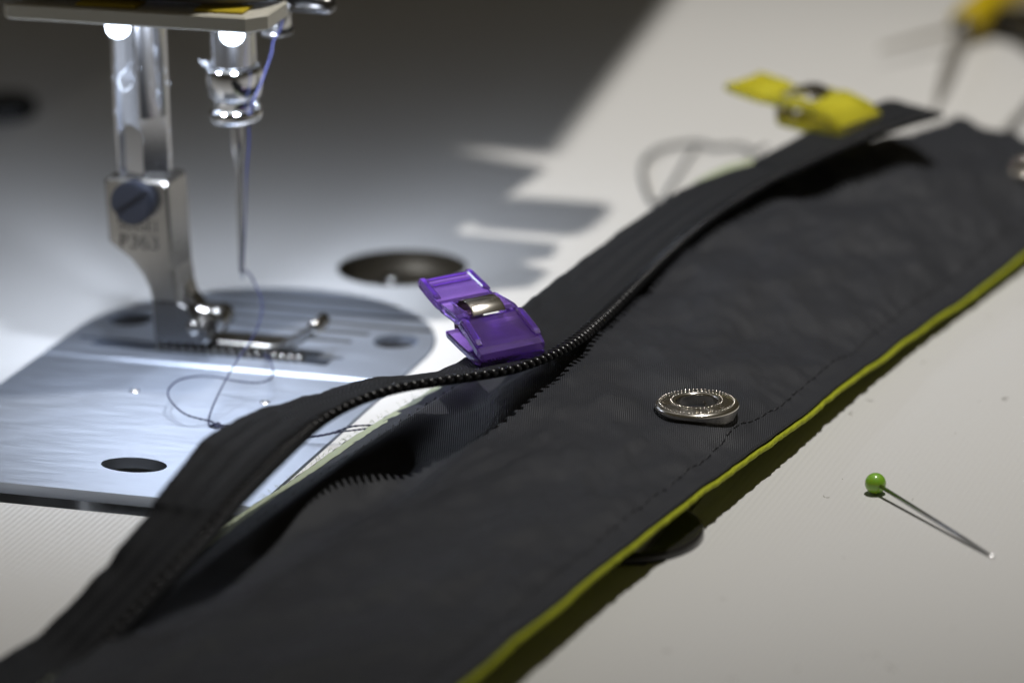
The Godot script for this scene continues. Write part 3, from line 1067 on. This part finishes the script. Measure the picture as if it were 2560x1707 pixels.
# ---- small things -----------------------------------------------------------
func build_clip(called: String, label: String, m: Material, jaw: Vector3, axis_in: Vector3, wide_in: Vector3, length: float, width: float) -> void:
	var t := thing(called, label, "clip", jaw, "clips holding the zipper")
	var ax := axis_in.normalized()
	var w := (wide_in - ax * wide_in.dot(ax)).normalized()
	var up := w.cross(ax).normalized()
	if up.y < 0:
		up = -up
	var top_s := [0.0, 1.2, 3.0, 6.0, 9.0, 12.0, 15.0, 18.0, 22.0, 27.0]
	var top_h := [1.0, 1.5, 2.0, 2.7, 3.1, 3.0, 2.7, 2.5, 2.7, 3.1]
	var low_h := [0.0, -0.1, -0.2, -0.3, -0.4, -0.4, -0.4, -0.4, -0.5, -0.6]
	var at := func(s: float, x: float, h: float) -> Vector3: return jaw + ax * (s * length / 27.0) + w * x * width / 10.4 * lerpf(1.04, 0.84, s / 27.0) + up * h
	# a bar swept along the arm's curve: s0..s1 along, x0..x1 across, h0..h1 above the curve
	var sweep := func(st: SurfaceTool, hs: Array, s0: float, s1: float, x0: float, x1: float, h0: float, h1: float) -> void:
		var n := maxi(3, int((s1 - s0) / 1.0))
		var rows := []
		var c := 0.22
		for i in n + 1:
			var s := lerpf(s0, s1, float(i) / n)
			var y := along(top_s, hs, s)
			var k := 0.18 if (i == 0 or i == n) else 0.0
			var row := []
			for e in [[x0 + c, h0 + k], [x1 - c, h0 + k], [x1 - k, h0 + c], [x1 - k, h1 - c], [x1 - c, h1 - k], [x0 + c, h1 - k], [x0 + k, h1 - c], [x0 + k, h0 + c]]:
				row.append(at.call(s, e[0], y + e[1]))
			rows.append(row)
		st.set_smooth_group(-1)
		var flip: bool = w.cross(up).dot(ax) > 0
		grid(st, rows, [], flip, true)
		for j in range(1, 7):
			if flip:
				tri(st, rows[0][0], rows[0][j + 1], rows[0][j])
				tri(st, rows[-1][0], rows[-1][j], rows[-1][j + 1])
			else:
				tri(st, rows[0][0], rows[0][j], rows[0][j + 1])
				tri(st, rows[-1][0], rows[-1][j + 1], rows[-1][j])
	var h := 5.2
	var st := tool()
	sweep.call(st, top_h, 0.0, 9.2, -h, h, -1.0, 0.35)        # jaw plate
	sweep.call(st, top_h, 1.2, 8.4, -h, -h + 1.2, 0.36, 0.95)  # raised rims of the jaw
	sweep.call(st, top_h, 1.2, 8.4, h - 1.2, h, 0.36, 0.95)
	sweep.call(st, top_h, 9.25, 17.6, -h, -2.9, -0.9, 0.7)     # side rails beside the spring window
	sweep.call(st, top_h, 9.25, 17.6, 2.9, h, -0.9, 0.7)
	sweep.call(st, top_h, 17.65, 27.0, -h, h, -0.9, 0.35)      # thumb plate
	sweep.call(st, top_h, 19.0, 26.4, -h, -h + 1.3, 0.36, 0.9)
	sweep.call(st, top_h, 19.0, 26.4, h - 1.3, h, 0.36, 0.9)
	for s in [23.0, 25.0]:
		sweep.call(st, top_h, s, s + 0.9, -h + 1.4, h - 1.4, 0.36, 0.75)
	part("upper_arm", st, m, t)
	st = tool()
	sweep.call(st, low_h, 0.0, 15.0, -h, h, -1.1, 0.0)
	part("lower_arm", st, m, t)
	# the bent metal spring
	st = tool()
	var prof := [Vector2(8.6, 3.7), Vector2(9.4, 4.4), Vector2(11.0, 4.9), Vector2(13.0, 4.7), Vector2(14.6, 4.1), Vector2(15.8, 3.0), Vector2(16.8, 1.4), Vector2(17.1, 0.0), Vector2(16.9, -1.2), Vector2(15.6, -1.8), Vector2(13.0, -1.9), Vector2(9.0, -1.8)]
	var rows := []
	for p in prof:
		rows.append([at.call(p.x, -2.7, p.y), at.call(p.x, -2.4, p.y + 0.12), at.call(p.x, 2.4, p.y + 0.12), at.call(p.x, 2.7, p.y)])
	grid(st, rows)
	part("spring", st, M.nickel, t)

func build_pin() -> void:
	var t := thing("dressmaker_pin", "green glass headed pin lying on the table", "pin", Vector3(113.1, -2, 34.2))
	var st := tool()
	ball(st, Vector3(113.1, -0.42, 34.2), 1.58, 32)
	part("head", st, M.pin_green, t)
	st = tool()
	var a := Vector3(114.0, -0.42, 35.1)
	var b := Vector3(135.9, -1.78, 56.3)
	tube(st, [a, a.lerp(b, 0.75), a.lerp(b, 0.93), b], [0.31, 0.31, 0.22, 0.02], 14)
	part("shaft", st, M.bar, t)

func build_puck() -> void:
	var t := thing("plastic_disc", "glossy dark round disc half hidden under the lime edge", "disc", Vector3(81.8, -2, 61.2))
	var st := tool()
	lathe(st, Vector3(81.8, -2, 61.2), [Vector2(12.3, 0), Vector2(12.5, 0.2), Vector2(12.5, 0.9), Vector2(12.3, 1.25), Vector2(11.7, 1.45), Vector2(10.8, 1.38), Vector2(10.0, 1.25), Vector2(0.01, 1.2)], 72)
	part("body", st, M.puck, t)

func build_snips() -> void:
	var t := thing("scissors", "blurred small scissors with yellow and black handles behind the strip", "scissors", Vector3(67, 0, -223))
	var pivot := Vector3(66.5, 3.0, -223.5)
	for b in [[Vector3(73.4, 2.2, -170), 2.2], [Vector3(54.0, 2.0, -205), 1.2]]:
		var d: Vector3 = (b[0] - pivot).normalized()
		var s := d.cross(Vector3.UP).normalized()
		var st := tool()
		var bas := Basis(d, s, Vector3.UP)
		var n: float = pivot.distance_to(b[0])
		prism(st, [Vector2(-4, -b[1] * 0.5), Vector2(n * 0.6, -b[1] * 0.5), Vector2(n, -0.2), Vector2(n, 0.2), Vector2(n * 0.5, b[1] * 0.55), Vector2(-4, b[1] * 0.6)], -0.5, 0.5, 0.15, bas, pivot + (Vector3(0, 1.2, 0) if b[1] < 2.0 else Vector3.ZERO))
		part("blade", st, M.blade, t)
	var st := tool()
	lathe(st, pivot, [Vector2(2.0, -1), Vector2(2.0, 2.2), Vector2(1.4, 2.8), Vector2(0.01, 2.9)], 20)
	part("pivot_screw", st, M.dark_steel, t)
	st = tool()
	tube(st, smooth_path([Vector3(66.5, 4, -226), Vector3(68, 5, -233), Vector3(69.5, 6, -241), Vector3(71, 6, -252), Vector3(76, 6, -262)], 6), 3.6, 14)
	part("handle", st, M.handle_yellow, t)
	st = tool()
	tube(st, smooth_path([Vector3(71.5, 3, -234), Vector3(76.5, 3.5, -231), Vector3(80.5, 4.5, -226), Vector3(84.5, 5, -219), Vector3(90, 5, -214), Vector3(99, 5, -212)], 6), 2.9, 14)
	part("handle", st, M.handle_black, t).set_meta("label", "black handle")

func build_tangle() -> void:
	var t := thing("thread_tangle", "loose dark thread loop lying on the machine bed beside the zipper", "thread", Vector3(36, 0, -120))
	var st := tool()
	tube(st, smooth_path([Vector3(44, 3, -92), Vector3(39.3, 0.4, -97.3), Vector3(33.5, 0.5, -110.5), Vector3(30.2, 0.8, -121.8), Vector3(30.7, 0.8, -131.2), Vector3(35.7, 0.6, -137.2), Vector3(39.7, 0.6, -135.1), Vector3(44.4, 0.8, -136.3), Vector3(49, 1.6, -130), Vector3(56, 8, -112)]), 0.42, 8)
	tube(st, smooth_path([Vector3(36.6, 0.5, -134.8), Vector3(37, 0.6, -128), Vector3(38.5, 0.8, -116), Vector3(40.5, 0.6, -100), Vector3(44, 1.2, -90)]), 0.28, 8)
	part("strand", st, M.dark_thread, t)
